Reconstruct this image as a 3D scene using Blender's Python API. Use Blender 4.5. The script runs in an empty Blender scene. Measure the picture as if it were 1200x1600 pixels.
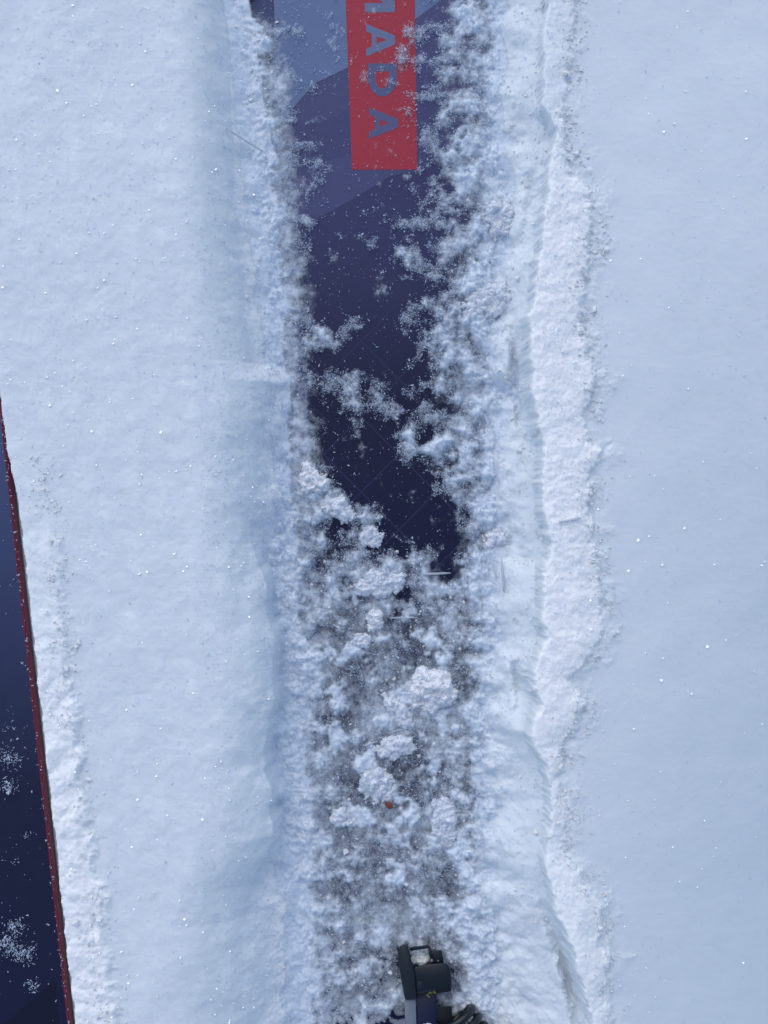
import bpy, bmesh, math, random
import numpy as np
from mathutils import Vector, Matrix
from mathutils.geometry import tessellate_polygon

# ------------------------------------------------------------------ camera, sky, sun
S = 0.0004            # metres on the snow surface for one unit of the layout (0.4 mm)
H = 0.80              # lens above the snow surface
scene = bpy.context.scene
cam_data = bpy.data.cameras.new('camera')
cam_data.sensor_width = 36.0
cam_data.lens = 45.0
cam_data.clip_start = 0.01
cam_data.clip_end = 500.0
cam_data.dof.use_dof = True
cam_data.dof.focus_distance = 0.812
cam_data.dof.aperture_fstop = 5.0
cam = bpy.data.objects.new('camera', cam_data)
scene.collection.objects.link(cam)
cam.location = (0, 0, H)
scene.camera = cam

SUN_EL, SUN_AZ = math.radians(48), math.radians(-22)     # veiled sun ahead of the skis
world = bpy.data.worlds.new('World')
scene.world = world
world.use_nodes = True
wn = world.node_tree
sky = wn.nodes.new('ShaderNodeTexSky')
sky.sky_type = 'NISHITA'
sky.sun_disc = False
sky.sun_elevation = SUN_EL
sky.sun_rotation = SUN_AZ
sky.air_density = 1.0
sky.dust_density = 1.0
sky.ozone_density = 1.0
wn.links.new(sky.outputs[0], wn.nodes['Background'].inputs[0])
wn.nodes['Background'].inputs[1].default_value = 0.115

sun_data = bpy.data.lights.new('sun', 'SUN')
sun_data.energy = 0.85
sun_data.angle = math.radians(75)
sun_data.color = (1.0, 0.95, 0.90)
sun = bpy.data.objects.new('sun', sun_data)
scene.collection.objects.link(sun)
sdir = Vector((math.sin(SUN_AZ) * math.cos(SUN_EL), math.cos(SUN_AZ) * math.cos(SUN_EL), math.sin(SUN_EL)))
sun.rotation_euler = (-sdir).to_track_quat('-Z', 'Y').to_euler()
sun.location = (-2, 1, 2)

scene.view_settings.view_transform = 'Standard'
scene.view_settings.look = 'None'
scene.view_settings.gamma = 1.0
scene.view_settings.exposure = 0.46
scene.cycles.max_bounces = 6
scene.cycles.diffuse_bounces = 3
scene.cycles.glossy_bounces = 2
scene.cycles.transmission_bounces = 3
scene.cycles.transparent_max_bounces = 8

C = scene.collection
rng = np.random.default_rng(7)
random.seed(7)

# ------------------------------------------------------------------ materials
def srgb(r, g, b):
    f = lambda c: (c / 255 / 12.92) if c / 255 <= 0.04045 else ((c / 255 + 0.055) / 1.055) ** 2.4
    return (f(r), f(g), f(b), 1.0)

def new_mat(name):
    m = bpy.data.materials.new(name)
    m.use_nodes = True
    nt = m.node_tree
    return m, nt, nt.nodes['Principled BSDF']

def noise_node(nt, scale, detail=4, rough=0.55):
    tc = nt.nodes.new('ShaderNodeTexCoord')
    n = nt.nodes.new('ShaderNodeTexNoise')
    n.inputs['Scale'].default_value = scale
    n.inputs['Detail'].default_value = detail
    n.inputs['Roughness'].default_value = rough
    nt.links.new(tc.outputs['Object'], n.inputs['Vector'])
    return n

def snow_mat(name, col, sss=0.6, bump=0.25, bscale=1500, whitened=None):
    m, nt, p = new_mat(name)
    p.inputs['Roughness'].default_value = 0.65
    p.inputs['Specular IOR Level'].default_value = 0.25
    p.inputs['Subsurface Weight'].default_value = sss
    p.inputs['Subsurface Radius'].default_value = (0.8, 0.95, 1.2)
    p.inputs['Subsurface Scale'].default_value = 0.0042
    n = noise_node(nt, 45, 5)
    r = nt.nodes.new('ShaderNodeMix'); r.data_type = 'RGBA'
    r.inputs[6].default_value = (col[0] * .965, col[1] * .975, col[2] * .99, 1)
    r.inputs[7].default_value = (min(col[0] * 1.02, .97), min(col[1] * 1.01, .97), min(col[2], .97), 1)
    nt.links.new(n.outputs['Fac'], r.inputs[0])
    if whitened:                                   # whiter snow tone on the lip, the ridge and the puffs
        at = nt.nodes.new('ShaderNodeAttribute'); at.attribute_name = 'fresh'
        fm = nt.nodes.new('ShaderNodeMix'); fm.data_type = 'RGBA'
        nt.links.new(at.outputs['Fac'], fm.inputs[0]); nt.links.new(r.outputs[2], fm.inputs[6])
        fm.inputs[7].default_value = (*whitened, 1)
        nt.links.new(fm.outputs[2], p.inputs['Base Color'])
    else:
        nt.links.new(r.outputs[2], p.inputs['Base Color'])
    b1 = noise_node(nt, bscale, 3, 0.7)
    bp = nt.nodes.new('ShaderNodeBump')
    bp.inputs['Strength'].default_value = bump
    bp.inputs['Distance'].default_value = 0.0008
    nt.links.new(b1.outputs['Fac'], bp.inputs['Height'])
    nt.links.new(bp.outputs[0], p.inputs['Normal'])
    return m

def plain_mat(name, col, rough=0.5, metal=0.0, spec=0.5, var=0.15, scale=300, bump=0.0):
    m, nt, p = new_mat(name)
    p.inputs['Roughness'].default_value = rough
    p.inputs['Metallic'].default_value = metal
    p.inputs['Specular IOR Level'].default_value = spec
    n = noise_node(nt, scale, 4)
    r = nt.nodes.new('ShaderNodeMix'); r.data_type = 'RGBA'
    r.inputs[6].default_value = tuple(c * (1 - var) for c in col[:3]) + (1,)
    r.inputs[7].default_value = tuple(c * (1 + var) for c in col[:3]) + (1,)
    nt.links.new(n.outputs['Fac'], r.inputs[0])
    nt.links.new(r.outputs[2], p.inputs['Base Color'])
    if bump:
        bp = nt.nodes.new('ShaderNodeBump')
        bp.inputs['Strength'].default_value = bump
        bp.inputs['Distance'].default_value = 0.0005
        nt.links.new(n.outputs['Fac'], bp.inputs['Height'])
        nt.links.new(bp.outputs[0], p.inputs['Normal'])
    return m

M = {}
SNOW = (0.76, 0.815, 0.85); WHITENED = (0.95, 0.965, 0.97)
M['snow'] = snow_mat('snow', SNOW, 0.4, 0.10, 1300, WHITENED)
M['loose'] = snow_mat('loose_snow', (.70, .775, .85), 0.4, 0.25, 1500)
# thin snow lets the ski show through: transparency follows the layer's thickness (mm)
_nt = M['loose'].node_tree
_at = _nt.nodes.new('ShaderNodeAttribute'); _at.attribute_name = 'thickness'
_n1 = noise_node(_nt, 520, 5, .72)
_ad = _nt.nodes.new('ShaderNodeMath'); _ad.operation = 'MULTIPLY_ADD'
_ad.inputs[1].default_value = 1.5; _ad.inputs[2].default_value = -0.75
_nt.links.new(_n1.outputs['Fac'], _ad.inputs[0])
_su = _nt.nodes.new('ShaderNodeMath'); _su.operation = 'ADD'
_nt.links.new(_ad.outputs[0], _su.inputs[0]); _nt.links.new(_at.outputs['Fac'], _su.inputs[1])
_mr = _nt.nodes.new('ShaderNodeMapRange'); _mr.interpolation_type = 'SMOOTHSTEP'
_mr.inputs['From Min'].default_value = 0.0; _mr.inputs['From Max'].default_value = 2.9
_mr.inputs['To Min'].default_value = 1.0; _mr.inputs['To Max'].default_value = 0.0
_nt.links.new(_su.outputs[0], _mr.inputs['Value'])
_mx = _nt.nodes.new('ShaderNodeMixShader'); _tp = _nt.nodes.new('ShaderNodeBsdfTransparent')
_nt.links.new(_mr.outputs[0], _mx.inputs[0])
_nt.links.new(_nt.nodes['Principled BSDF'].outputs[0], _mx.inputs[1]); _nt.links.new(_tp.outputs[0], _mx.inputs[2])
_nt.links.new(_mx.outputs[0], _nt.nodes['Material Output'].inputs['Surface'])
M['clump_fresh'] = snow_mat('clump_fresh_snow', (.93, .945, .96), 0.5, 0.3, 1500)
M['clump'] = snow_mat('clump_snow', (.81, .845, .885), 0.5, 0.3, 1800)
# single grains: thin ice crystals that let light through
m, nt, p = new_mat('snow_grain')
p.inputs['Base Color'].default_value = (0.72, 0.80, 0.92, 1)
p.inputs['Roughness'].default_value = 0.35
p.inputs['Specular IOR Level'].default_value = 0.4
tr = nt.nodes.new('ShaderNodeBsdfTranslucent'); tr.inputs[0].default_value = (0.72, 0.83, 0.96, 1)
tp = nt.nodes.new('ShaderNodeBsdfTransparent')
mx = nt.nodes.new('ShaderNodeMixShader'); mx.inputs[0].default_value = 0.35
mx2 = nt.nodes.new('ShaderNodeMixShader'); mx2.inputs[0].default_value = 0.18
out = nt.nodes['Material Output']
nt.links.new(p.outputs[0], mx.inputs[1]); nt.links.new(tr.outputs[0], mx.inputs[2])
nt.links.new(mx.outputs[0], mx2.inputs[1]); nt.links.new(tp.outputs[0], mx2.inputs[2])
nt.links.new(mx2.outputs[0], out.inputs['Surface'])
M['grain'] = m
m, nt, p = new_mat('crystal_facet')
p.inputs['Base Color'].default_value = (0.93, 0.95, 0.97, 1)
p.inputs['Roughness'].default_value = 0.12
p.inputs['IOR'].default_value = 1.9
p.inputs['Specular IOR Level'].default_value = 1.0
M['facet'] = m
m, nt, p = new_mat('needle_ice')
p.inputs['Base Color'].default_value = (0.72, 0.77, 0.84, 1)
p.inputs['Roughness'].default_value = 0.2
p.inputs['Transmission Weight'].default_value = 0.45
p.inputs['IOR'].default_value = 1.31
M['needle'] = m

def topsheet_mat(name, y0, c0, y1, c1):
    """printed colour fade along the ski"""
    m, nt, p = new_mat(name)
    p.inputs['Roughness'].default_value = 0.42
    p.inputs['Specular IOR Level'].default_value = 0.3
    tc = nt.nodes.new('ShaderNodeTexCoord')
    sx = nt.nodes.new('ShaderNodeSeparateXYZ')
    nt.links.new(tc.outputs['Object'], sx.inputs[0])
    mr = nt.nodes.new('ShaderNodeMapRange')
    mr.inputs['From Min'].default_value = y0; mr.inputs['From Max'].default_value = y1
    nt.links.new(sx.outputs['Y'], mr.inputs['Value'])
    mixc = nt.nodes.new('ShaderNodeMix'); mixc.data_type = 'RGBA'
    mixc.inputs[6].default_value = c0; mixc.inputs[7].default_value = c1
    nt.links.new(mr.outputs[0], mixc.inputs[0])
    # fine woven hatch in the print
    w = nt.nodes.new('ShaderNodeTexWave'); w.bands_direction = 'DIAGONAL'
    w.inputs['Scale'].default_value = 520; w.inputs['Distortion'].default_value = 0.0
    nt.links.new(tc.outputs['Object'], w.inputs['Vector'])
    n = noise_node(nt, 90, 5)
    m2 = nt.nodes.new('ShaderNodeMath'); m2.operation = 'MULTIPLY_ADD'
    m2.inputs[1].default_value = 0.10; m2.inputs[2].default_value = 0.90
    nt.links.new(w.outputs['Fac'], m2.inputs[0])
    m3 = nt.nodes.new('ShaderNodeMath'); m3.operation = 'MULTIPLY_ADD'
    m3.inputs[1].default_value = 0.25; m3.inputs[2].default_value = 0.87
    nt.links.new(n.outputs['Fac'], m3.inputs[0])
    m4 = nt.nodes.new('ShaderNodeMath'); m4.operation = 'MULTIPLY'
    nt.links.new(m2.outputs[0], m4.inputs[0]); nt.links.new(m3.outputs[0], m4.inputs[1])
    vm = nt.nodes.new('ShaderNodeVectorMath'); vm.operation = 'SCALE'
    nt.links.new(mixc.outputs[2], vm.inputs[0]); nt.links.new(m4.outputs[0], vm.inputs['Scale'])
    nt.links.new(vm.outputs[0], p.inputs['Base Color'])
    bp = nt.nodes.new('ShaderNodeBump'); bp.inputs['Strength'].default_value = 0.08
    bp.inputs['Distance'].default_value = 0.0004
    nt.links.new(n.outputs['Fac'], bp.inputs['Height']); nt.links.new(bp.outputs[0], p.inputs['Normal'])
    return m

# ------------------------------------------------------------------ noise
_perm = {}
def perlin(x, y, seed):
    if seed not in _perm:
        r = np.random.default_rng(seed + 1000)
        _perm[seed] = (r.permutation(1024), r.uniform(0, 2 * np.pi, 1024))
    perm, ang = _perm[seed]
    gx, gy = np.cos(ang), np.sin(ang)
    xi = np.floor(x).astype(np.int64); yi = np.floor(y).astype(np.int64)
    xf = x - xi; yf = y - yi
    u = xf * xf * xf * (xf * (xf * 6 - 15) + 10); v = yf * yf * yf * (yf * (yf * 6 - 15) + 10)
    def g(ix, iy, dx, dy):
        h = perm[(perm[ix & 1023] + iy) & 1023]
        return gx[h] * dx + gy[h] * dy
    a = g(xi, yi, xf, yf); b = g(xi + 1, yi, xf - 1, yf)
    c = g(xi, yi + 1, xf, yf - 1); d = g(xi + 1, yi + 1, xf - 1, yf - 1)
    return (a + u * (b - a) + v * ((c + u * (d - c)) - (a + u * (b - a)))) * 1.5

def fbm(x, y, scale, seed, octaves=4, gain=0.5, billow=False):
    t = np.zeros_like(x); amp = 1.0; f = 1.0 / scale; tot = 0
    for o in range(octaves):
        n = perlin(x * f + 17.3 * o, y * f - 9.1 * o, seed + o)
        t += amp * (np.abs(n) * 2 - 0.6 if billow else n)
        tot += amp; amp *= gain; f *= 2.03
    return t / tot

def sm(a, b, x):
    t = np.clip((x - a) / (b - a), 0, 1)
    return t * t * (3 - 2 * t)

def curve(pts):
    ys = np.array([p[0] for p in pts], float); xs = np.array([p[1] for p in pts], float)
    return lambda y: np.interp(y, ys, xs)

# ------------------------------------------------------------------ layout of the place
def zs(py):                       # height of the middle ski's topsheet along its length
    py = np.asarray(py, float)
    return -0.032 - 0.020 * np.clip(py, -600, 2600) / 1600 + 0.05 * (np.clip(-300 - py, 0, 1400) / 1000) ** 2
def P(px, py, z):
    k = S * (H - z) / H
    return ((px - 600) * k, (800 - py) * k, z)
def on_ski(px, py, dz=0.0):
    return P(px, py, float(zs(py)) + dz)
def ski_c(py): return 592 + 0.026 * np.asarray(py, float)
def ski_hw(py): return np.interp(py, [-900, 0, 200, 400, 650, 1200, 2600], [222, 206, 187, 174, 166, 152, 152])

LZ = -0.018                       # left ski topsheet
def left_edge(py): return -68 + 0.1105 * np.asarray(py, float)

lip_in = curve([(-200, 852), (0, 850), (100, 846), (160, 846), (205, 866), (260, 851), (310, 850), (400, 838), (500, 823),
                (600, 828), (650, 836), (700, 842), (800, 845), (850, 858), (900, 846), (960, 843), (1000, 846),
                (1050, 830), (1100, 837), (1150, 826), (1200, 850), (1260, 856), (1350, 852), (1420, 862), (1500, 895), (1600, 925), (1800, 940)])
lip_out = curve([(-200, 905), (0, 898), (60, 893), (110, 888), (200, 884), (270, 895), (300, 922), (400, 922), (480, 908),
                 (560, 918), (605, 930), (640, 912), (690, 922), (705, 944), (740, 922), (800, 922), (880, 930), (930, 940), (1000, 944),
                 (1030, 915), (1060, 890), (1100, 914), (1140, 900), (1165, 880), (1220, 872), (1270, 890), (1330, 880), (1390, 925), (1420, 940),
                 (1480, 942), (1510, 955), (1560, 945), (1600, 958), (1800, 975)])
lip_amt = curve([(-200, .55), (0, .55), (200, .5), (300, .85), (400, 1.0), (1150, 1.0), (1250, .6), (1330, .55), (1400, .85), (1500, .9), (1600, .85), (1800, .8)])
sh_l = curve([(-200, 295), (0, 305), (200, 318), (400, 322), (600, 345), (800, 345), (950, 365), (1100, 375), (1250, 355), (1350, 325), (1450, 290), (1600, 255), (1800, 250)])
ed_l = curve([(-200, 372), (0, 376), (100, 384), (200, 388), (300, 392), (400, 404), (500, 412), (560, 420), (590, 444), (630, 440), (700, 424), (780, 426), (850, 404), (900, 412),
              (960, 424), (1040, 430), (1100, 434), (1130, 420), (1190, 418), (1240, 426), (1300, 432), (1350, 430), (1400, 424), (1460, 440), (1520, 452), (1600, 446), (1800, 446)])

# how much loose snow lies on the ski (0 bare .. 9 buried); columns 400..800 step 50, rows 0..1600 step 50
COV = """
2 1 1 0 0 1 3 4 8
4 2 1 1 0 1 4 5 8
5 2 1 1 1 3 4 5 8
5 2 1 1 1 3 5 6 8
6 2 1 1 1 2 6 7 8
6 3 2 0 0 1 5 7 8
7 3 1 1 1 3 5 6 8
8 4 1 1 2 5 5 7 8
8 5 1 1 2 5 5 7 8
8 3 0 0 1 2 6 8 8
8 4 2 1 0 4 7 8 8
9 5 3 1 0 3 7 7 8
9 2 2 2 1 1 6 7 8
9 3 1 2 3 2 4 7 9
8 4 3 0 1 2 6 7 9
8 5 5 1 0 0 5 7 9
9 7 7 4 1 0 4 7 9
9 8 7 5 1 1 1 6 9
9 8 7 6 6 5 3 7 9
9 8 7 6 6 5 5 7 9
9 8 7 6 6 5 5 7 9
9 8 7 5 5 5 5 7 9
9 8 6 5 5 6 5 7 9
9 9 6 5 6 6 5 7 9
9 9 6 5 6 6 6 7 9
9 9 7 5 6 6 6 7 9
9 9 7 5 6 6 6 7 9
9 9 7 6 6 7 6 7 9
9 9 8 6 6 7 7 8 9
9 9 8 7 6 7 7 8 9
9 9 8 7 6 6 7 8 9
9 9 8 7 6 6 7 8 9
9 9 8 7 6 6 7 8 9
"""
COVA = np.array([[float(v) for v in r.split()] for r in COV.strip().splitlines()])
COVA[:, 6:8] += 1.0
COVA[28:, 2:7] -= 1.4; COVA[28:, 1] -= 1.0; COVA[2:14, 0] += 2.5; COVA[2:14, 1] += 1.0;  # bottom rows thinned so the dark ski stands in for shade there
COVA[1:6, 5] = [2.5, 3.5, 3.5, 3, 2]; COVA[1:6, 6] = [5.5, 6, 6.5, 6.5, 6]
COVA[9:17, 5] = [3, 5, 5, 3, 3.5, 4.5, 2.5, .5]; COVA[9:17, 6] = [7.5, 8, 8, 7.5, 7, 7.5, 7, 5.5]
COVA = np.clip(COVA, 0, 9)
BLOBS = [  # px, py, rx, ry, amount: patches seen singly
    (545, 612, 40, 24, 6), (500, 528, 46, 26, 4.5), (545, 508, 14, 14, 4), (488, 250, 16, 22, 5), (500, 285, 18, 10, 3), (635, 95, 26, 22, 4),
    (628, 612, 20, 16, 4.5), (640, 680, 14, 16, 4.5), (612, 650, 30, 16, 4.5), (670, 700, 26, 14, 4), (655, 868, 34, 26, 4.5), (605, 870, 22, 18, 3.5),
    (578, 838, 30, 22, 3), (595, 910, 46, 26, 3), (490, 755, 24, 34, 3), (545, 800, 44, 16, 3), (575, 808, 22, 9, 3), (475, 725, 14, 14, 3),
    (645, 540, 0.1, 0.1, 0), (655, 392, 24, 14, 3), (620, 398, 20, 10, 2), (740, 610, 20, 10, -3), (710, 640, 16, 12, -4), (625, 560, 40, 45, -3),
    (660, 800, 50, 40, -4), (700, 860, 16, 40, -4), (720, 900, 12, 20, -3), (560, 745, 40, 25, -3), (465, 620, 18, 30, -3), (470, 680, 14, 25, -3),
    (465, 470, 14, 30, -3), (600, 110, 18, 10, 2), (605, 205, 60, 60, -1), (535, 230, 40, 60, -1), (540, 445, 60, 40, -1.5), (640, 330, 20, 14, -2),
    (735, 300, 22, 10, -4), (415, 20, 30, 25, -2)]

def coverage(px, py):
    u = np.clip((px - 400) / 50, 0, COVA.shape[1] - 1.001); v = np.clip(py / 50, 0, COVA.shape[0] - 1.001)
    i = v.astype(int); j = u.astype(int); fu = u - j; fv = v - i
    fu = fu * fu * (3 - 2 * fu); fv = fv * fv * (3 - 2 * fv)
    c = (COVA[i, j] * (1 - fu) + COVA[i, j + 1] * fu) * (1 - fv) + (COVA[i + 1, j] * (1 - fu) + COVA[i + 1, j + 1] * fu) * fv
    for bx, by, rx, ry, a in BLOBS:
        sel = (np.abs(px - bx) < rx * 2.6) & (np.abs(py - by) < ry * 2.6)
        if sel.any():
            d2 = ((px[sel] - bx) / rx) ** 2 + ((py[sel] - by) / ry) ** 2
            c[sel] += a * np.exp(-d2)
    return np.clip(c, 0, 9) / 9

def loose_q(tx, ty, c):
    n = fbm(tx, ty, 36, 81, 6, 0.62) * 1.7 + 0.5 + 0.10 * fbm(tx, ty, 5, 91, 2)
    return n, n - (1 - c) * 1.05 + 0.02                        # q > 0 where snow lies

def fields(X, Y):
    """snow height (m) over the whole place, and the loose-snow fields"""
    px = 600 + X / S; py = 800 - Y / S
    zski = zs(py)
    k = H / (H - zski)
    tx = 600 + X / S * k; ty = 800 - Y / S * k            # layout units at the ski's depth
    near = np.exp(-(np.maximum(np.abs(px - 600) - 900, 0) / 2500) ** 2) * np.exp(-(np.maximum(np.abs(py - 800) - 1600, 0) / 2500) ** 2)

    big = fbm(px, py, 420, 3, 3)
    mid = fbm(px, py, 70, 11, 4, 0.55)
    puff = fbm(px, py, 46, 21, 5, 0.55, True)
    fine = fbm(px, py, 9, 31, 3, 0.65)
    rag = fbm(px, py, 60, 41, 6, 0.6)
    rag2 = fbm(px, py, 38, 51, 6, 0.68)
    rs = fbm(px, py, 70, 41, 3, 0.42)

    # left bank between the skis
    left = 0.0025 * big + 0.0010 * mid + 0.00019 * fine + 0.0004 * puff
    left += 0.0035 * perlin(px / 150 + .4, py / 210, 61) * sm(500, 100, py) * sm(200, 0, px)
    fall = np.interp(py, [-200, 300, 600, 780, 880, 1320, 1450, 1800], [54, 54, 56, 52, 10, 10, 75, 95]) * (1 + .5 * rs)
    ex = ed_l(py) + 22 * rs + 4 * rag - (.6 + .2 * sm(780, 900, py)) * fall
    sx = np.minimum(sh_l(py) - 45, ex - 60)
    t = np.clip((px - sx) / (ex - sx), 0, 3)
    left -= np.interp(py, [300, 900, 1250, 1500], [.026, .021, .019, .030]) * np.clip(t, 0, 1) ** 2.3
    left -= np.clip(t, 0, 1) ** 2 * 0.0007 * (0.3 - puff)
    over = np.clip((px - ex) / np.maximum(fall, 6), 0, 2.5)
    f = 1 - np.exp(-1.55 * over)
    left -= np.clip(over, 0, 1) * (0.0014 * (.25 - puff) - .0009 * rag2) * (1 - f)
    left = left * (1 - f) + (zski - .003 + .0028 * puff * (over < 2)) * f - .02 * sm(1.8, 2.5, over)
    # ridge thrown up beside the left ski
    le = left_edge(py)
    dl = px - le
    rw = 54 + 22 * rag + 14 * sm(1000, 1600, py) + 14 * fbm(px * 0, py, 90, 71, 3)
    ridge = sm(-6, 16, dl + 7 * rag2) * (1 - sm(0, 15, dl - rw + 12 * rag2)) * sm(650, 1150, py)
    left += ridge * (0.0034 + 0.0018 * puff + 0.0012 * mid)
    cut = 1 - sm(-3, 9, dl + 5 * rag2 - 3 + 12 * sm(840, 640, py))                   # wall down to the left ski
    left = left * (1 - cut) + cut * (LZ - 0.012)
    far_left = sm(-330, -345, dl + 8 * rag)
    left = left + far_left * (0.0 - left) + far_left * (0.0025 * big + .0012 * mid)

    # right bank
    right = -0.0035 + 0.0030 * big + 0.00055 * mid + 0.00014 * fine + .0009 * fbm(px, py, 170, 151, 2) - (0.012 + 0.085 * sm(200, 1900, py)) * np.clip((px - 900) / 400, 0, 2) ** 1.25 * near
    li = lip_in(py) + 8 * rag + 9 * rag2; lo = lip_out(py) + 20 * rag2
    la = lip_amt(py)
    inl = sm(-2, 7, px - li) * (1 - sm(-5, 6, px - lo))
    cross = np.clip((px - li) / np.maximum(lo - li, 20), 0, 1)
    lip = (0.0066 + 0.0010 * puff + 0.0012 * mid + 0.0014 * rag2) * la * (1 - .62 * cross ** 1.3) + 0.0003 * fine + 0.0006 * cross * (1 - cross) * 4
    fringe = sm(46, 0, px - lo - 30 * rag2) * sm(-5, 6, px - lo)
    right = right + inl * (lip + 0.0012) + fringe * (0.0010 + 0.0022 * puff + .0012 * mid) * la
    # wall of the trench on the right, rising from the ski to under the lip
    w0 = 745 + 64 * rs + 16 * rag - 14 * sm(900, 1300, py); w1 = lip_in(py) + 8 * rs - 2
    wt = np.clip((px - w0) / (w1 - w0), 0, 1)
    wall = zski - 0.004 + (0.022 + 0.012 * sm(500, 1500, py)) * np.clip(wt, 0, 1) ** 1.15 + .003 * rag2 * (1 - wt) + 0.0022 * puff * (1 - 0.6 * wt) + 0.0014 * mid + 0.00016 * fine
    groove = np.exp(-((px - li + 13) / 9) ** 2) * (np.exp(-((py - 590) / 90) ** 2) + .8 * np.exp(-((py - 1080) / 40) ** 2) + .5 * np.exp(-((py - 300) / 60) ** 2) + .9 * np.exp(-((py - 1560) / 90) ** 2) * 1.3)
    wall -= 0.013 * groove
    side = sm(-3, 3, px - li)
    right = np.where(px < li + 3, wall * (1 - side) + right * side, right)

    # loose snow on the ski
    c = coverage(tx, ty)
    n, q = loose_q(tx, ty, c)
    th = np.clip(q, -0.3, 1.4)
    lp = fbm(tx, ty, 26, 101, 5, 0.55, True)
    up = np.clip(th, 0, 2)
    loose = zski + 0.0004 + 0.0028 * up * (1 + 1.6 * np.clip(c - .6, 0, 1)) + up * 0.0024 * (lp + .3) + np.clip(c - .8, 0, 1) * .014
    loose += np.minimum(th, 0) * 0.008 + np.where(th > -0.1, 0.0002 * fine, 0)
    low = np.maximum(sm(800, 960, ty), np.maximum(.8 * sm(650, 730, tx), .7 * sm(465, 430, tx)))
    thick = np.clip(0.35 + (2.4 - 1.0 * low) * q + (0.5 + .3 * low) * lp + .7 * low, -2, 6) + 6 * np.clip(c - .82, 0, 1)
    drift = fbm(tx, ty * .8, 85, 141, 4, .6)
    thick = thick + low * 1.4 * drift
    edge_in = np.minimum(tx - (ski_c(ty) - ski_hw(ty)), (ski_c(ty) + ski_hw(ty)) - tx)
    low2 = np.maximum(sm(850, 990, ty + 40 * drift), np.maximum(.85 * sm(670, 745, tx + 40 * drift), .85 * sm(470, 415, tx + 40 * drift) * sm(20, 110, ty)))
    film = (1.22 - .12 * sm(1280, 1480, ty) + .65 * lp + 1.0 * drift + .35 * fine) - 3.2 * (1 - low2)  # film also thinned at the bottom in place of shade
    film = np.maximum(film, -1.3 + (3.5 + 1.2 * lp) * sm(105, -5, edge_in - 45 * rag2 - 20 * drift) * sm(-60, 90, ty))
    thick = np.maximum(thick, film)
    loose = np.maximum(loose - low * up * .0006, np.where(thick > -.9, zski + .0003 + .00035 * np.clip(thick, 0, 3) + .0001 * fine, -1))
    beside = sm(8, -8, edge_in - 30 * np.clip(rag2 + .1, 0, 1))                               # beside the ski the snow closes up
    loose = loose * (1 - beside) + beside * (zski + 0.0005 + 0.003 * (lp + .2) + 0.0008 * mid)
    thick = thick + 6 * beside

    loose = np.where((px > 330) & (px < 905), loose, -1.0)
    lump = (1 - .45 * sm(1280, 1480, ty)) * low2 * sm(.06, .38, fbm(tx, ty, 50, 161, 4, .55))
    loose = loose + lump * (.0012 + .0022 * np.clip(lp + .3, 0, 1)) * (thick > -.5)
    thick = thick + 2.2 * lump * (thick > -.5) + 2.0 * sm(735, 800, tx + 40 * rag)
    z = np.where(px < 600, np.maximum(left, loose), np.maximum(right, loose))
    is_loose = (np.where(px < 600, loose >= left, (loose >= right)) | (z < zski + .0062)) & (px > 340) & (px < 900)
    above = (z - np.maximum(loose, zski)) * 1000                # the banks thin out to a veil at their foot
    thick = np.where(above > 0, np.maximum(thick, -.4 + 1.15 * above + .5 * lp + .5 * rag2 + 5 * beside), thick)
    whitened = (inl * np.clip(la * 1.2 - .15, 0, 1) * (.55 + .45 * sm(-.35, .1, rag2 + .25)) + .3 * fringe * sm(-.1, .3, puff)) * (px > 600) + (ridge * .8 + .25 * sm(.05, .35, puff)) * (px < 600)
    return z, is_loose, thick, np.clip(whitened, 0, 1)

def axis(lo, hi, segs, growth=1.22, far=60 / S):
    pts = []
    for a, b, d in segs:
        nn = max(1, int(round((b - a) / d)))
        pts += list(np.linspace(a, b, nn, endpoint=False))
    pts.append(segs[-1][1])
    d = segs[-1][2]; v = pts[-1]; post = []
    while v < far: d *= growth; v += d; post.append(v)
    d = segs[0][2]; v = pts[0]; pre = []
    while v > -far: d *= growth; v -= d; pre.append(v)
    return np.array(pre[::-1] + pts + post)

gx = axis(0, 0, [(-70, 20, 2.6), (20, 160, 1.6), (160, 330, 2.6), (330, 960, 1.28), (960, 1270, 3.2)])
gy = axis(0, 0, [(-70, 1670, 1.62)])
XX, YY = np.meshgrid((gx - 600) * S, (800 - gy) * S)
ZZ, LOOSE, THICK, WHITENING = fields(XX, YY)
ny, nx = XX.shape
print('grid', nx, ny)

def mesh_from(name, verts, quads, mat, smooth=True):
    me = bpy.data.meshes.new(name)
    nv, nf = len(verts), len(quads); k = quads.shape[1]
    me.vertices.add(nv); me.vertices.foreach_set('co', verts.astype(np.float32).ravel())
    me.loops.add(nf * k); me.loops.foreach_set('vertex_index', quads.astype(np.int32).ravel())
    me.polygons.add(nf)
    me.polygons.foreach_set('loop_start', np.arange(0, nf * k, k, dtype=np.int32))
    me.polygons.foreach_set('loop_total', np.full(nf, k, dtype=np.int32))
    me.polygons.foreach_set('use_smooth', np.full(nf, smooth))
    me.materials.append(mat)
    me.update(calc_edges=True)
    return me

def add_obj(name, me, parent=None, **props):
    o = bpy.data.objects.new(name, me); C.objects.link(o)
    if parent: o.parent = parent
    for k, v in props.items(): o[k] = v
    return o

def empty(name, loc=(0, 0, 0), **props):
    o = bpy.data.objects.new(name, None); C.objects.link(o)
    o.location = loc; o.empty_display_size = 0.02
    for k, v in props.items(): o[k] = v
    return o

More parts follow.
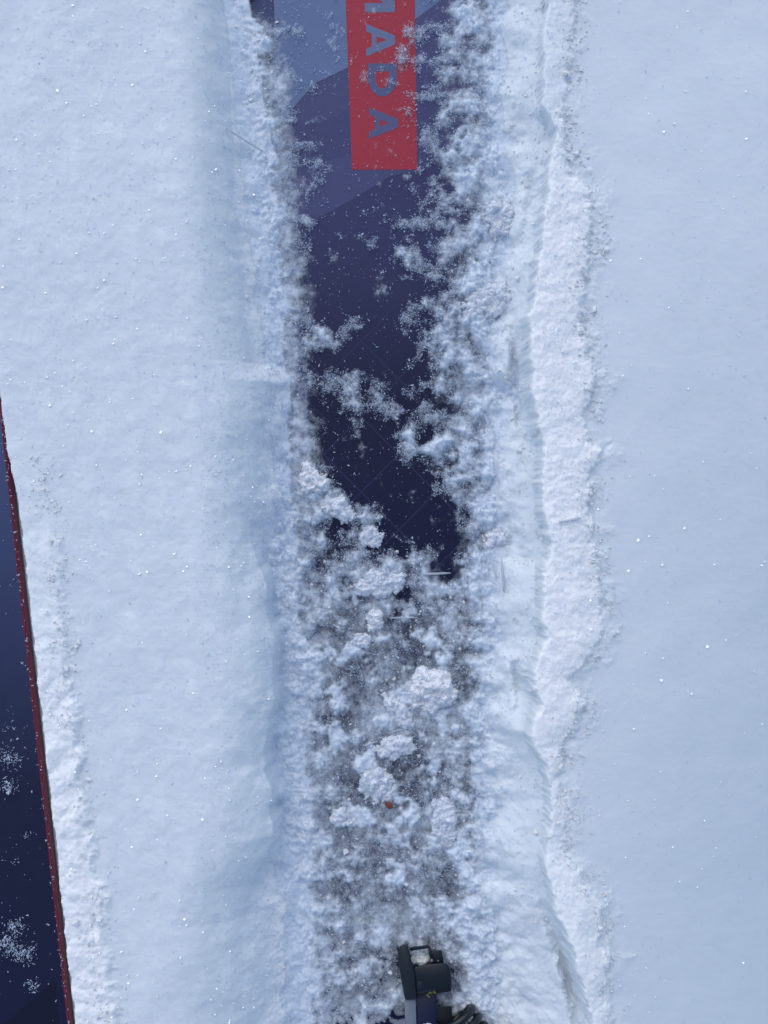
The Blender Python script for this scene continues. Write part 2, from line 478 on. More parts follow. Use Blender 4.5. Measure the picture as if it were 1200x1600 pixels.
idx = np.arange(nx * ny).reshape(ny, nx)
quads = np.stack([idx[:-1, :-1], idx[1:, :-1], idx[1:, 1:], idx[:-1, 1:]], -1).reshape(-1, 4)
allv = np.stack([XX, YY, ZZ], -1).reshape(-1, 3)
ql = (LOOSE[:-1, :-1] & LOOSE[1:, 1:]).reshape(-1)
def submesh(sel):
    q = quads[sel]; used = np.unique(q)
    remap = np.zeros(nx * ny, np.int64); remap[used] = np.arange(len(used))
    return allv[used], remap[q]
v, q = submesh(~ql)
gme = mesh_from('snow_ground', v, q, M['snow'])
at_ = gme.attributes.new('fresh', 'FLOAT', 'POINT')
at_.data.foreach_set('value', WHITENING.reshape(-1)[np.unique(quads[~ql])].astype(np.float32))
add_obj('snow_ground', gme, kind='structure', label='deep pale blue snow banks on both sides of the ski tracks')
ql &= ~((THICK[:-1, :-1] < -.9) & (THICK[1:, 1:] < -.9) & (THICK[1:, :-1] < -.9) & (THICK[:-1, 1:] < -.9)).reshape(-1)
v, q = submesh(ql)
lme = mesh_from('loose_snow', v, q, M['loose'])
at_ = lme.attributes.new('thickness', 'FLOAT', 'POINT')
at_.data.foreach_set('value', THICK.reshape(-1)[np.unique(quads[ql])].astype(np.float32))
add_obj('loose_snow', lme, kind='stuff', category='snow', label='thin crumbly loose snow lying over the middle ski in its track')

# height lookup for things laid on the snow
gxw = (gx - 600) * S; gyw = (800 - gy) * S
def hgt(x, y):
    i = np.clip(np.searchsorted(gxw, x) - 1, 0, nx - 2)
    j = np.clip(np.searchsorted(-gyw, -y) - 1, 0, ny - 2)
    return np.maximum(ZZ[j, i], ZZ[np.minimum(j + 1, ny - 1), i + 1])

# ------------------------------------------------------------------ skis
def strip_mesh(name, sections, mat, smooth=False):
    """loft: sections = list of rows of points"""
    vs = [p for row in sections for p in row]; n = len(sections[0]); fs = []
    for i in range(len(sections) - 1):
        for j in range(n - 1):
            a = i * n + j
            fs.append((a, a + n, a + n + 1, a + 1))
    me = bpy.data.meshes.new(name); me.from_pydata(vs, [], fs); me.materials.append(mat)
    for p_ in me.polygons: p_.use_smooth = smooth
    return me

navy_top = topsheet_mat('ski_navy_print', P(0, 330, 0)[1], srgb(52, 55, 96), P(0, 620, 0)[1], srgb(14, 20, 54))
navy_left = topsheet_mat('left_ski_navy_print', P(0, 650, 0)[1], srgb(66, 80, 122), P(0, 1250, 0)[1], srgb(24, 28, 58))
M['slate'] = plain_mat('slate_print', srgb(98, 116, 152), 0.42, spec=.3, var=.08, scale=60)
M['mid_navy'] = plain_mat('mid_navy_print', srgb(70, 73, 114), 0.42, spec=.3, var=.08, scale=60)
M['dim_navy'] = plain_mat('dim_navy_print', srgb(63, 67, 108), 0.42, spec=.3, var=.08, scale=60)
M['line'] = plain_mat('line_print', srgb(46, 48, 84), 0.42, spec=.3, var=.1, scale=60)
M['red'] = plain_mat('red_print', srgb(166, 45, 63), 0.42, spec=.3, var=.08, scale=200)
M['letter'] = plain_mat('letter_slate', srgb(104, 114, 146), 0.42, spec=.3, var=.08)
M['letter2'] = plain_mat('letter_navy', srgb(84, 90, 128), 0.42, spec=.3, var=.08)
M['sidewall'] = plain_mat('sidewall_navy', srgb(46, 60, 104), 0.5, spec=.4, var=.15, scale=150)
M['redwall'] = plain_mat('sidewall_red', srgb(116, 34, 56), 0.5, spec=.4, var=.2, scale=150)
M['steel'] = plain_mat('edge_steel', (0.16, 0.165, 0.18), 0.4, metal=1.0, var=.2)
M['night'] = plain_mat('night_navy_print', srgb(17, 20, 44), 0.42, spec=.3, var=.1, scale=60)
M['base'] = plain_mat('ski_base', (0.02, 0.02, 0.025), 0.4)

def build_ski(root, cl, hwf, zf, rows, top_mat, side_mat, bev=18, drop=0.0022):
    def row(py, offs):
        z = float(zf(py)); c = float(cl(py)); h = float(hwf(py)); r = []
        x0, y0, _ = P(c, py, z)
        for s, inset, dz in offs:
            k = S * (H - z) / H
            r.append((x0 + s * max(h - inset, 0.5) * k, y0, z + dz))
        return r
    obs = []
    def put(nm, offs, mat, sm_=False):
        o = add_obj(nm, strip_mesh(nm, [row(py, offs) for py in rows], mat, sm_), root); obs.append(o); return o
    put('topsheet', [(-1, bev, 0), (-.5, bev * .5, 0), (0, 0, 0), (.5, bev * .5, 0), (1, bev, 0)], top_mat)
    for s in (-1, 1):
        a = [(s, bev, 0), (s, bev * .9, -0.0001), (s, 1.2, -drop), (s, 0, -drop - .0006), (s, 0, -0.009)]
        e = [(s, 0, -0.009), (s, -.6, -0.009), (s, -.6, -0.011), (s, 1, -0.011)]
        if s < 0: a, e = a[::-1], e[::-1]
        put('sidewall', a, side_mat[0 if s < 0 else 1]); put('metal_edge', e, M['steel'])
    put('running_base', [(1, 1, -.011), (0, 0, -.011), (-1, 1, -.011)], M['base'])
    return obs

rows = list(range(-1500, 2701, 40))
def taper(hwf, py):
    t = np.clip((-900 - py) / 600, 0, 1); t2 = np.clip((py - 2500) / 200, 0, 1)
    return hwf(py) * np.sqrt(np.maximum(1 - t ** 2, 0.0004)) * (1 - .25 * t2 ** 2)
ski = empty('ski', (0, 0, 0), category='ski', label='dark navy ski with red lettered panel lying in the middle track', group='pair of skis')
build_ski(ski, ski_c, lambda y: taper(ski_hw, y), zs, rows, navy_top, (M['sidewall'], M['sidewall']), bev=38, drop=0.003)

def poly_obj(name, loops, z_off, mat, parent, place=on_ski):
    vs, idxs = [], []
    tri = tessellate_polygon([[Vector((x, -y, 0)) for x, y in lp] for lp in loops])
    flat = [pt for lp in loops for pt in lp]
    vs = [place(x, y, z_off) for x, y in flat]
    me = bpy.data.meshes.new(name)
    fs = []
    for a, b, c_ in tri:
        A, B, D = (Vector(vs[i]) for i in (a, b, c_))
        fs.append((a, b, c_) if (B - A).cross(D - A).z > 0 else (a, c_, b))
    me.from_pydata(vs, [], fs); me.materials.append(mat); me.update()
    return add_obj(name, me, parent)

e1, e2 = 0.00008, 0.00016
poly_obj('printed_facet', [[(415, -420), (752, -420), (745, -40), (700, -8), (652, 28), (600, 66), (545, 105), (492, 130), (462, 164), (440, 190), (432, 206), (428, 0)]], e1, M['slate'], ski)
poly_obj('printed_facet', [[(433, 207), (440.6, 191), (462.6, 165), (492.6, 131), (545.5, 106), (600, 67), (652, 29), (700, -7), (745, -39), (752, -10), (748, 215), (652, 268), (610, 275), (575, 297), (525, 326), (470, 352), (464, 354)]], e1, M['mid_navy'], ski)
poly_obj('printed_facet', [[(456, 204), (500, 192), (548, 170), (652, 120), (742, 90), (742, 214), (652, 266), (548, 240), (470, 262), (458, 266)]], e2, M['dim_navy'], ski)
# fine diamond lines of the print
def thin_line(a, b, w=1.6):
    ax, ay = a; bx, by = b
    L = math.hypot(bx - ax, by - ay); nx_, ny_ = -(by - ay) / L * w / 2, (bx - ax) / L * w / 2
    return poly_obj('printed_line', [[(ax + nx_, ay + ny_), (bx + nx_, by + ny_), (bx - nx_, by - ny_), (ax - nx_, ay - ny_)]], e1, M['line'], ski)
def clip_x(a, b, x0, x1):
    (ax, ay), (bx, by) = a, b
    f = lambda x: ay + (by - ay) * (x - ax) / (bx - ax)
    xa, xb = max(min(ax, bx), x0), min(max(ax, bx), x1)
    return (xa, f(xa)), (xb, f(xb))
for i in range(6):
    y0 = 330 + i * 118
    thin_line(*clip_x((480, y0), (740, y0 + 262), 482, 742))
    thin_line(*clip_x((480, y0 + 170), (740, y0 - 92), 482, 742))
# red panel with the lettering
panel = poly_obj('brand_panel', [[(532, -250), (640, -250), (648, 0), (652, 265), (550, 265), (540, 0)]], e2 + .0001, M['red'], ski)
panel['label'] = 'red printed panel with sideways slate letters'
def letter(name, outer, holes, y0, y1, x0, x1, mat):
    T = lambda u, v_: (x0 + (x1 - x0) * v_ - 0 * u, y0 + (y1 - y0) * u)
    loops = [[T(*p_) for p_ in outer]] + [[T(*p_) for p_ in h] for h in holes]
    return poly_obj(name, loops, e2 + .0002, mat, panel)
LA = [(0, 0), (.23, 0), (.31, .2), (.69, .2), (.77, 0), (1, 0), (.64, 1), (.36, 1)]; LAH = [[(.385, .37), (.615, .37), (.5, .7)]]
def dshape(r0, r1, v0, v1):
    pts = [(r0, v0), (r0, v1)]
    for i in range(9):
        a = math.pi / 2 - math.pi * i / 8
        pts.append((r0 + (r1 - r0) * (.42 + .58 * math.cos(a)), (v0 + v1) / 2 + (v1 - v0) / 2 * math.sin(a)))
    return pts
LM = [(0, 0), (0, 1), (.26, 1), (.5, .56), (.74, 1), (1, 1), (1, 0), (.78, 0), (.78, .62), (.5, .2), (.22, .62), (.22, 0)]
letter('letter_m', LM, [], -46, 19, 570, 617, M['letter'])
letter('letter_a', LA, LAH, 37, 88, 572, 617, M['letter'])
letter('letter_d', dshape(0, 1, 0, 1), [dshape(.24, .76, .26, .74)], 99, 151, 575, 620, M['letter2'])
letter('letter_a', LA, LAH, 168, 217, 577, 621.5, M['letter2'])

ski2 = empty('ski', (0, 0, 0), category='ski', label='dark navy ski with thin red sidewall at the lower left corner', group='pair of skis')
LHW = 160
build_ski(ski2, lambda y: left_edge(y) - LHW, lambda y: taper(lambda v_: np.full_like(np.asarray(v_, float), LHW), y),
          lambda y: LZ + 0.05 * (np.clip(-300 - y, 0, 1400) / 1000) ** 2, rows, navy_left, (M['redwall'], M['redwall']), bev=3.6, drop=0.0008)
def on_left(px, py, dz=0): return P(px, py, LZ + dz)
poly_obj('printed_facet', [[(-150, 1640), (10, 1597), (62, 1553), (86, 1530), (95, 1620), (110, 1760), (-150, 1760)]], e1, M['night'], ski2, on_left)

# ------------------------------------------------------------------ toe binding (fixed to the middle ski) and its leash
M['plastic'] = plain_mat('binding_plastic', (0.003, 0.007, 0.013), 0.42, spec=.5, var=.3, scale=250, bump=.15)
M['plastic2'] = plain_mat('binding_plastic_grey', (0.005, 0.011, 0.015), 0.5, spec=.5, var=.3, scale=250, bump=.15)
M['alu'] = plain_mat('binding_aluminium', (0.22, 0.25, 0.29), 0.5, metal=.5, var=.15)
M['blue'] = plain_mat('binding_blue', (0.002, 0.006, 0.032), 0.45, var=.3)
M['moss'] = plain_mat('lichen_yellow', (0.16, 0.17, 0.045), 0.8, var=.4, scale=900)
M['rubber'] = plain_mat('leash_rubber', (0.004, 0.007, 0.010), 0.38, spec=.5, var=.3, scale=400)

def prism(name, poly, z0, z1, mat, parent, bevel=0.0008, tilt=0.0):
    """px outline extruded between two heights, edges bevelled; tilt lifts it towards smaller py"""
    bm = bmesh.new()
    ym = sum(y for _, y in poly) / len(poly)
    lo = [bm.verts.new(P(x, y, z0)) for x, y in poly]
    hi = [bm.verts.new(P(x, y, z1 + tilt * (ym - y))) for x, y in poly]
    n = len(poly)
    bm.faces.new(lo); bm.faces.new(hi[::-1])
    for i in range(n): bm.faces.new((lo[i], hi[i], hi[(i + 1) % n], lo[(i + 1) % n]))
    bmesh.ops.recalc_face_normals(bm, faces=bm.faces)
    bmesh.ops.bevel(bm, geom=list(bm.edges), offset=bevel, segments=2, profile=.5, affect='EDGES', clamp_overlap=True)
    me = bpy.data.meshes.new(name); bm.to_mesh(me); bm.free(); me.materials.append(mat)
    for p_ in me.polygons: p_.use_smooth = True
    try: me.set_sharp_from_angle(angle=math.radians(40))
    except Exception: pass
    return add_obj(name, me, parent)

zb = float(zs(1530))
bind = prism('toe_binding', [(634, 1572), (706, 1572), (712, 1760), (628, 1760)], zb + .0002, zb + .004, M['plastic'], ski, .001)
bind['label'] = 'black toe binding with its lever poking out of the snow'
prism('lever_arm', [(622, 1484), (626, 1477), (634, 1475), (638, 1480), (642, 1496), (648, 1520), (651, 1561), (633, 1563), (627, 1532), (622.5, 1506)], zb + .006, zb + .017, M['plastic2'], bind, .0011)
prism('lever_body', [(645, 1512), (660, 1507), (697, 1503.5), (703, 1512), (706, 1535), (706, 1545), (690, 1546), (650, 1553), (648, 1530)], zb + .005, zb + .0155, M['plastic'], bind, .0014)
prism('lever_rim', [(648, 1547), (690, 1541), (706, 1541), (705, 1549), (690, 1551), (650, 1560)], zb + .004, zb + .012, M['plastic2'], bind, .0006)
prism('cross_bar', [(639, 1480), (670, 1476), (673, 1481), (641, 1486)], zb + .006, zb + .012, M['plastic'], bind, .0006)
prism('right_post', [(675, 1486), (690, 1484), (694, 1504), (678, 1506)], zb + .004, zb + .012, M['plastic'], bind, .0008)
prism('side_bar', [(669, 1482), (673.5, 1481), (678, 1505), (673, 1506)], zb + .005, zb + .011, M['plastic'], bind, .0005)
for bx, by, r in ((674.5, 1501, 2.6), (684.5, 1501.5, 1.5), (651, 1504.5, 2)):
    prism('rivet', [(bx + r * math.cos(a), by + r * math.sin(a)) for a in np.linspace(0, 2 * math.pi, 9)[:-1]], zb + .009, zb + .0135, M['alu'], bind, .0002)
prism('pad', [(652, 1534), (660, 1533), (661, 1544), (652, 1546)], zb + .0150, zb + .0159, M['plastic2'], bind, .0003)
prism('side_plate', [(632, 1563), (650, 1562), (652, 1660), (634, 1660)], zb + .004, zb + .010, M['alu'], bind, .0004)
prism('blue_block', [(651, 1556), (682, 1553), (683, 1640), (653, 1640)], zb + .004, zb + .0105, M['blue'], bind, .0006)
for i, (bx, by, r) in enumerate(((672, 1551, 3.4), (678, 1549.5, 2.6), (668, 1555, 2.4), (670.5, 1558, 1.8), (680, 1552, 1.8))):
    prism('lichen_fleck', [(bx + r * (1 + .35 * math.sin(3 * a + i)) * math.cos(a), by + r * .7 * math.sin(a)) for a in np.linspace(0, 2 * math.pi, 10)[:-1]], zb + .0095, zb + .0128, M['moss'], bind, .0003)

def tube(name, pts, r, mat, parent=None, sides=8, **props):
    vs, fs = [], []
    n = len(pts); pts = [Vector(p_) for p_ in pts]
    rad = r if hasattr(r, '__len__') else [r] * n
    up = Vector((0.13, 0.31, 0.94)).normalized()
    for i, p_ in enumerate(pts):
        t = (pts[min(i + 1, n - 1)] - pts[max(i - 1, 0)]).normalized()
        a = t.cross(up); a = a.normalized() if a.length > 1e-6 else Vector((1, 0, 0))
        b = t.cross(a)
        for k in range(sides):
            th = 2 * math.pi * k / sides
            vs.append(p_ + (a * math.cos(th) + b * math.sin(th)) * rad[i])
    for i in range(n - 1):
        for k in range(sides):
            k2 = (k + 1) % sides
            fs.append((i * sides + k, i * sides + k2, (i + 1) * sides + k2, (i + 1) * sides + k))
    fs.append(tuple(range(sides))[::-1]); fs.append(tuple((n - 1) * sides + k for k in range(sides)))
    me = bpy.data.meshes.new(name); me.from_pydata([tuple(v_) for v_ in vs], [], fs); me.materials.append(mat)
    for p_ in me.polygons: p_.use_smooth = True
    bm = bmesh.new(); bm.from_mesh(me); bmesh.ops.recalc_face_normals(bm, faces=bm.faces); bm.to_mesh(me); bm.free()
    return add_obj(name, me, parent, **props)

# coiled leash: a helix whose axis runs down and to the right, out of the picture
A0 = Vector(P(711, 1586, zb + .010)); A1 = Vector(P(800, 1706, zb + .014))
ax_ = (A1 - A0); L_ = ax_.length; ax_.normalize()
b1 = ax_.cross(Vector((0, 0, 1))).normalized(); b2 = b1.cross(ax_)
turns = 9
hp = []
for i in range(turns * 28 + 1):
    a = 2 * math.pi * i / 28
    hp.append(A0 + ax_ * (L_ * i / (turns * 28)) + (b1 * math.cos(a) + b2 * math.sin(a)) * 0.0116)
tube('coiled_leash', hp, 0.0026, M['rubber'], sides=8, category='leash', label='black coiled leash beside the toe binding at the bottom edge')

# ------------------------------------------------------------------ snow clumps
CLG = []
def clump(px, py, rx, ry, hh, seed, label, rot=0.0, sink=0.35, sub=5, spike=None):
    k = S * (H + 0.035) / H
    ext = 1.75; step = 1.15
    u = np.arange(-rx * ext, rx * ext + step, step); w = np.arange(-ry * ext, ry * ext + step, step)
    U, W = np.meshgrid(u, w)
    so = seed * 137.0
    d = (U / rx) ** 2 + (W / ry) ** 2
    mm = .9 - d * .95 + (.9 if seed == 201 else 1.4) * fbm(U + so, W - so, max(rx, ry) * .75, 300, 5, .66)
    if spike:
        for ang, amt, wid in spike:
            rr = np.sqrt(d) + 1e-6
            cs = np.clip((U / rx * math.cos(ang) + W / ry * math.sin(ang)) / rr, 0, 1)
            mm += amt * cs ** (wid * 2) * rr
    mm -= 3 * sm(ext * .85, ext, np.maximum(np.abs(U) / rx, np.abs(W) / ry))
    bl = fbm(U + so, W + so, 17, 310, 5, .6, True)
    hz = hh * np.clip(mm, 0, 1.3) ** .65 * (.75 + (.32 if seed in (201, 205) else .6) * bl) + .0002 * fbm(U + so, W, 4, 320, 2)
    hz = np.where(mm > 0, np.maximum(hz, .0002), -.0015)
    on = mm > -.02
    nu, nw = len(u), len(w); ids = np.arange(nu * nw).reshape(nw, nu)
    fsel = on[:-1, :-1] | on[1:, 1:] | on[1:, :-1] | on[:-1, 1:]
    qd = np.stack([ids[:-1, :-1], ids[:-1, 1:], ids[1:, 1:], ids[1:, :-1]], -1)[fsel]
    co = np.stack([U * k, W * k, hz], -1).reshape(-1, 3)
    co[:, :2] += np.random.default_rng(seed).normal(0, .00009, (len(co), 2))
    used = np.unique(qd); rm = np.zeros(nu * nw, int); rm[used] = np.arange(len(used))
    top_v = co[used]; bot_v = top_v.copy(); bot_v[:, 2] = -.003; nvv = len(used)
    qd = rm[qd]
    ed = {}
    for f_ in qd:
        for i in range(4):
            e_ = (f_[i], f_[(i + 1) % 4])
            if (e_[1], e_[0]) in ed: del ed[(e_[1], e_[0])]
            else: ed[e_] = 1
    sides_ = np.array([(b_, a_, a_ + nvv, b_ + nvv) for a_, b_ in ed])
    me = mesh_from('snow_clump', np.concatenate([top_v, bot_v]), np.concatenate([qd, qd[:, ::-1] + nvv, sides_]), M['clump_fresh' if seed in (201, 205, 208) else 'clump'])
    co = top_v[top_v[:, 2] > .0004]
    o = add_obj('snow_clump', me, category='snow clump', label=label, group='snow clumps on the middle ski')
    X, Y, _ = P(px, py, float(zs(py)))
    xs_ = np.array([X + a * k * rx * .5 for a in (-1, 0, 1)]); ys_ = np.array([Y + a * k * ry * .5 for a in (-1, 0, 1)])
    base = float(np.mean([hgt(np.array([a_]), np.array([b_]))[0] for a_ in xs_ for b_ in ys_]))
    base = max(base, float(zs(py)))
    o.location = (X, Y, base - hh * sink * .35)
    pick = np.random.default_rng(seed + 1).choice(len(co), min(int(rx * ry * 1.0), len(co)), replace=False)
    cr, sr = math.cos(rot), math.sin(rot)
    pc = co[pick] * np.random.default_rng(seed + 2).uniform(.98, 1.06, (len(pick), 1))
    CLG.append(np.stack([pc[:, 0] * cr - pc[:, 1] * sr, pc[:, 0] * sr + pc[:, 1] * cr, np.maximum(pc[:, 2], 0)], -1) + np.array(o.location))
    o.rotation_euler = (0, 0, rot)
    return o
pi = math.pi
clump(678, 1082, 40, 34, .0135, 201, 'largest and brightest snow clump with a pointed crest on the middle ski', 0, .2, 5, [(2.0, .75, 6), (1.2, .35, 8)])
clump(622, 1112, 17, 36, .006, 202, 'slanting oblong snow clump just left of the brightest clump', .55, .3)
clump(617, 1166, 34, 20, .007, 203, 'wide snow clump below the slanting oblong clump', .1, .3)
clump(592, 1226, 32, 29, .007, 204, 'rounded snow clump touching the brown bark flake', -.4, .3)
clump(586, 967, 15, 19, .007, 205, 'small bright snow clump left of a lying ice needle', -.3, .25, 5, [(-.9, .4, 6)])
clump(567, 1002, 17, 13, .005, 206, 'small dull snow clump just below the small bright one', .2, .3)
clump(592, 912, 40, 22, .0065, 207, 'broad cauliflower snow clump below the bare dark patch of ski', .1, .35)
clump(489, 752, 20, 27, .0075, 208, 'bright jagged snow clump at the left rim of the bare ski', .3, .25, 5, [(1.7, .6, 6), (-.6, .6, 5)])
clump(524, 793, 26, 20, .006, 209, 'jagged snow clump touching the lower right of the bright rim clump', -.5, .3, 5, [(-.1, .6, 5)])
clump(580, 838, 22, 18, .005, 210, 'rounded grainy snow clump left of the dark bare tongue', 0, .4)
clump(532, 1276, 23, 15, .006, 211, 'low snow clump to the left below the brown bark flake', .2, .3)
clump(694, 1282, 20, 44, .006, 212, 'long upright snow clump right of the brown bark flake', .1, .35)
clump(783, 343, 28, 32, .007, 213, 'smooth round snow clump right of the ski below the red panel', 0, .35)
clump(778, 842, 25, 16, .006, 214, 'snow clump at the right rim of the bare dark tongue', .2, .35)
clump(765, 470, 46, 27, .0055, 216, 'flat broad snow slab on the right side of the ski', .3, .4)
# snow caught inside the lever opening
clump(657, 1496, 14, 9, .005, 221, 'snow packed into the opening of the toe lever', .1, .1).location.z = zb + .005
clump(668, 1600, 17, 13, .005, 222, 'snow packed on the blue block below the toe lever at the bottom edge', .1, .1).location.z = zb + .009

# ------------------------------------------------------------------ ice needles
def needle(x0, y0, x1, y1, w, label, lift=.0012):
    X0, Y0, _ = P(x0, y0, float(zs(y0))); X1, Y1, _ = P(x1, y1, float(zs(y1)))
    t = np.linspace(0, 1, 7)
    zz = hgt(X0 + (X1 - X0) * t, Y0 + (Y1 - Y0) * t)
    a, b = zz[:4].max() + lift, zz[3:].max() + lift
    pts = [(X0 + (X1 - X0) * s, Y0 + (Y1 - Y0) * s, a + (b - a) * s) for s in t]
    r = [w * S * f for f in (.55, .9, 1, 1, .95, .85, .5)]
    tube('ice_needle', pts, r, M['needle'], sides=6, category='ice needle', label=label, group='ice needles in the track')
needle(657, 897, 704, 895, 1.9, 'level ice needle below the dark bare tongue of ski')
needle(726, 893, 729, 912, 1.9, 'short upright ice needle at the tip of the dark bare tongue')
needle(608, 965, 652, 964, 1.2, 'thin level ice needle right of the small bright clump')
needle(697, 987, 709, 956, 1.5, 'slanting ice needle above the brightest clump')
needle(781, 872, 785, 924, 2.0, 'upright ice needle at the foot of the right bank')
needle(767, 876, 774, 902, 1.6, 'short ice needle left of the upright one at the right bank')
needle(358, 212, 412, 241, 2.0, 'long slanting ice needle on the left bank near the top')
needle(568, 1164, 590, 1157, 1.2, 'thin ice needle left of the wide clump')
needle(612, 1142, 632, 1138, 1.0, 'thin ice needle between the oblong and the wide clump')
needle(733, 1204, 752, 1206, 1.4, 'short level ice needle right of the wide clump')
needle(858, 815, 890, 809, 2.2, 'grey ice needle lying on the right snow lip')

# ------------------------------------------------------------------ brown bark flake
M['bark'] = plain_mat('bark_brown', srgb(122, 66, 52), 0.7, var=.35, scale=700, bump=.4)
bx, by = 607, 1259
zc = float(hgt(np.array([P(bx, by, -.03)[0]]), np.array([P(bx, by, -.03)[1]]))[0])
fl = prism('bark_flake', [(600.5, 1256), (604, 1252.5), (610, 1253.5), (614, 1258), (613.5, 1263), (609, 1264.5), (604.5, 1262)], zc + .001, zc + .0028, M['bark'], None, .0004, .00008)
fl['label'] = 'tiny brown bark flake on the snow over the middle ski'; fl['category'] = 'bark flake'

# ------------------------------------------------------------------ snow grains and crystals
def rand_rot(n):
    q = rng.normal(size=(n, 4)); q /= np.linalg.norm(q, axis=1)[:, None]
    w, x, y, z = q.T
    return np.stack([1 - 2 * (y * y + z * z), 2 * (x * y - z * w), 2 * (x * z + y * w),
                     2 * (x * y + z * w), 1 - 2 * (x * x + z * z), 2 * (y * z - x * w),
                     2 * (x * z - y * w), 2 * (y * z + x * w), 1 - 2 * (x * x + y * y)], -1).reshape(n, 3, 3)
TET = np.array([(1, 1, 1), (1, -1, -1), (-1, 1, -1), (-1, -1, 1)]) / math.sqrt(3)
TF = np.array([(0, 2, 1), (0, 1, 3), (0, 3, 2), (1, 2, 3)])
def grains(name, X, Y, Z, size, mat, **props):
    n = len(X)
    base = TET[None] * (size[:, None] * np.stack([rng.uniform(.9, 2.3, n), rng.uniform(.4, .9, n), rng.uniform(.3, .6, n)], -1))[:, None, :]
    v_ = np.einsum('nij,nkj->nki', rand_rot(n), base) + np.stack([X, Y, Z], -1)[:, None, :]
    f_ = (TF[None] + 4 * np.arange(n)[:, None, None]).reshape(-1, 3)
    return add_obj(name, mesh_from(name, v_.reshape(-1, 3), f_, mat, False), **props)

N = 900000
X = rng.uniform(-0.115, 0.125, N); Y = rng.uniform(-0.35, 0.35, N)
zk = zs(800 - Y / S); kk = H / (H - zk)
tx, ty = 600 + X / S * kk, 800 - Y / S * kk
c = coverage(tx, ty)
nn, q = loose_q(tx, ty, c)
cl = fbm(tx, ty, 13, 131, 4, .7)
dens = 0.30 * sm(-0.28, 0.2, q + .35 * cl) * sm(0.02, .2, c) + 0.012 * (cl > .08) + .003
li_ = lip_in(ty)
dens *= 1 - .9 * sm(755, 800, tx)
dens *= 1 - .55 * sm(.25, .7, q)
dens *= 1 - .55 * sm(860, 1000, ty)
dens *= 1 - .85 * sm(440, 400, tx)
keep = rng.uniform(0, 1, N) < dens
X, Y, zk = X[keep], Y[keep], zk[keep]
size = np.exp(rng.normal(math.log(0.00038), 0.38, len(X)))
Z = np.maximum(hgt(X, Y), zk) + size * rng.uniform(0.0, 1.6, len(X))
cg = np.concatenate(CLG)
X = np.concatenate([X, cg[:, 0]]); Y = np.concatenate([Y, cg[:, 1]]); Z = np.concatenate([Z, cg[:, 2]])
size = np.concatenate([size, np.exp(rng.normal(math.log(0.00040), 0.35, len(cg)))])
print('grains', len(X))
grains('snow_grain_scatter', X, Y, Z, size, M['grain'], kind='stuff', category='snow grains', label='fine snow grains sprinkled over the middle ski')

# grains on the left ski
LP = [(15, 1185, 16, 12, 160), (12, 1228, 12, 10, 110), (25, 1445, 14, 10, 120), (15, 1475, 16, 16, 220), (38, 1490, 16, 14, 180), (52, 1540, 10, 10, 60), (45, 1305, 10, 6, 15), (20, 1345, 12, 6, 15), (20, 1140, 20, 30, 30)]
gx_, gy_ = [], []
for bx, by, rx, ry, n in LP:
    gx_.append(rng.normal(bx, rx * .6, n)); gy_.append(rng.normal(by, ry * .6, n))
gx_.append(rng.uniform(-60, 95, 260)); gy_.append(rng.uniform(600, 1640, 260))
yy = rng.uniform(600, 1650, 200); gy_.append(yy); gx_.append(left_edge(yy) - np.abs(rng.normal(0, 3.5, 200)) + 1)
gx_ = np.concatenate(gx_); gy_ = np.concatenate(gy_)
ok = gx_ < left_edge(gy_) + 1
gx_, gy_ = gx_[ok], gy_[ok]
k = S * (H - LZ) / H
size = np.exp(rng.normal(math.log(0.00048), 0.38, len(gx_)))
grains('snow_grain_scatter', (gx_ - 600) * k, (800 - gy_) * k, LZ + size * rng.uniform(.2, 2.2, len(gx_)), size, M['grain'], kind='stuff', category='snow grains', label='fine snow grains sprinkled over the left ski')

# crumbs broken off along the lip, the ridge by the left ski and the foot of the banks
OCT = np.array([(1, 0, 0), (-1, 0, 0), (0, 1, 0), (0, -1, 0), (0, 0, 1), (0, 0, -1)], float)
OF = np.array([(0, 2, 4), (2, 1, 4), (1, 3, 4), (3, 0, 4), (2, 0, 5), (1, 2, 5), (3, 1, 5), (0, 3, 5)])
y1 = rng.uniform(-40, 1640, 2600); x1 = lip_out(y1) + rng.normal(4, 15, 2600)
y2 = rng.uniform(700, 1640, 900); x2 = left_edge(y2) + 54 + 10 * sm(1000, 1600, y2) + rng.normal(0, 16, 900)
y3 = rng.uniform(-40, 1640, 900); x3 = lip_in(y3) - np.abs(rng.normal(0, 28, 900))
y4 = rng.uniform(-40, 1640, 400); x4 = ed_l(y4) + 12 + rng.normal(0, 18, 400)
y5 = rng.uniform(860, 1600, 900); x5 = rng.uniform(470, 790, 900)
px_ = np.concatenate([x1, x2, x3, x4, x5]); py_ = np.concatenate([y1, y2, y3, y4, y5])
keep = perlin(px_ / 40, py_ / 40, 171) > -.12
px_, py_ = px_[keep], py_[keep]; n = len(px_)
X, Y = (px_ - 600) * S, (800 - py_) * S
size = np.clip(np.exp(rng.normal(math.log(0.00062), 0.5, n)), .0003, .0026)
cv = OCT[None] * rng.uniform(.55, 1.25, (n, 6, 1)) + rng.normal(0, .16, (n, 6, 3))
cv = np.einsum('nij,nkj->nki', rand_rot(n), cv) * size[:, None, None] * np.array([1, 1, .7])
cv += np.stack([X, Y, hgt(X, Y) + size * .2], -1)[:, None]
add_obj('snow_crumb_scatter', mesh_from('snow_crumb_scatter', cv.reshape(-1, 3), (OF[None] + 6 * np.arange(n)[:, None, None]).reshape(-1, 3), M['clump'], False), kind='stuff', category='snow crumbs', label='small snow crumbs fallen along the lip and the track walls')

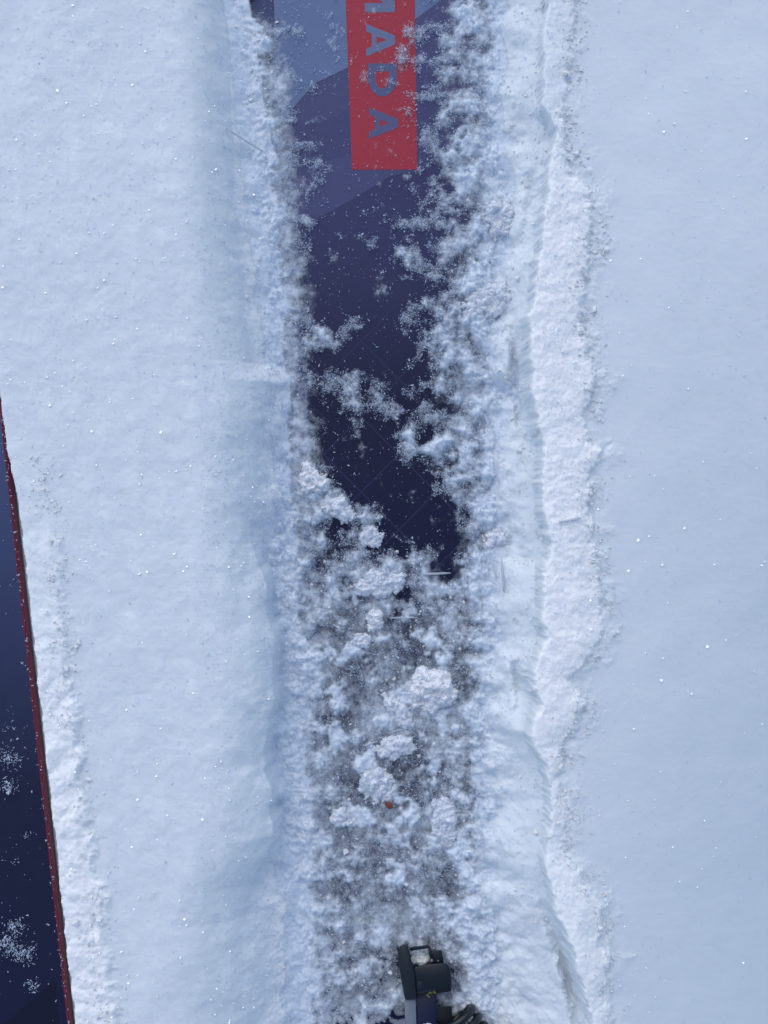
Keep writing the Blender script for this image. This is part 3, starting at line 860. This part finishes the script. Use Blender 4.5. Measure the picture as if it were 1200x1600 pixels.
# coarse crystals and glinting facets lying on the banks
n = 15000
px_ = np.concatenate([rng.uniform(-40, 440, int(n * .8)), rng.uniform(840, 1240, n - int(n * .8))]); py_ = rng.uniform(-40, 1640, n)
ok = (px_ > left_edge(py_) + 4)
px_, py_ = px_[ok], py_[ok]
X, Y = (px_ - 600) * S, (800 - py_) * S
size = np.exp(rng.normal(math.log(0.00033), 0.35, len(X)))
grains('snow_crystal_scatter', X, Y, hgt(X, Y) + size * .25, size, M['grain'], kind='stuff', category='snow crystals', label='tiny crystals strewn over the snow banks')
n = 1150
px_ = np.concatenate([rng.uniform(-20, 420, int(n * .82)), rng.uniform(860, 1230, n - int(n * .82))]); py_ = rng.uniform(-20, 1620, n)
ok = (px_ > left_edge(py_) + 8)
px_, py_ = px_[ok], py_[ok]; n = len(px_)
X, Y = (px_ - 600) * S, (800 - py_) * S
Z = hgt(X, Y) + .0003
half = (np.array([0, 0, 1.0]) + np.array(sdir)); half /= np.linalg.norm(half)
nrm = half + rng.normal(0, .30, (n, 3)); nrm /= np.linalg.norm(nrm, axis=1)[:, None]
t1 = np.cross(nrm, rng.normal(size=(n, 3))); t1 /= np.linalg.norm(t1, axis=1)[:, None]; t2 = np.cross(nrm, t1)
size = np.exp(rng.normal(math.log(0.00042), 0.38, n))
an = np.arange(6) * pi / 3
top = np.stack([X, Y, Z], -1)[:, None] + size[:, None, None] * (np.cos(an)[None, :, None] * t1[:, None] + np.sin(an)[None, :, None] * t2[:, None])
bot = top - nrm[:, None] * (size * .25)[:, None, None]
vv = np.concatenate([top, bot], 1).reshape(-1, 3)
tf = [(0, 1, 2), (0, 2, 3), (0, 3, 4), (0, 4, 5)]
ff = tf + [(a + 6, c_ + 6, b + 6) for a, b, c_ in tf]
for i in range(6):
    j = (i + 1) % 6
    ff += [(i, i + 6, j + 6), (i, j + 6, j)]
ff = (np.array(ff)[None] + 12 * np.arange(n)[:, None, None]).reshape(-1, 3)
add_obj('snow_glint_scatter', mesh_from('snow_glint_scatter', vv, ff, M['facet'], False), kind='stuff', category='snow crystals', label='glinting flat crystals strewn over the snow banks')
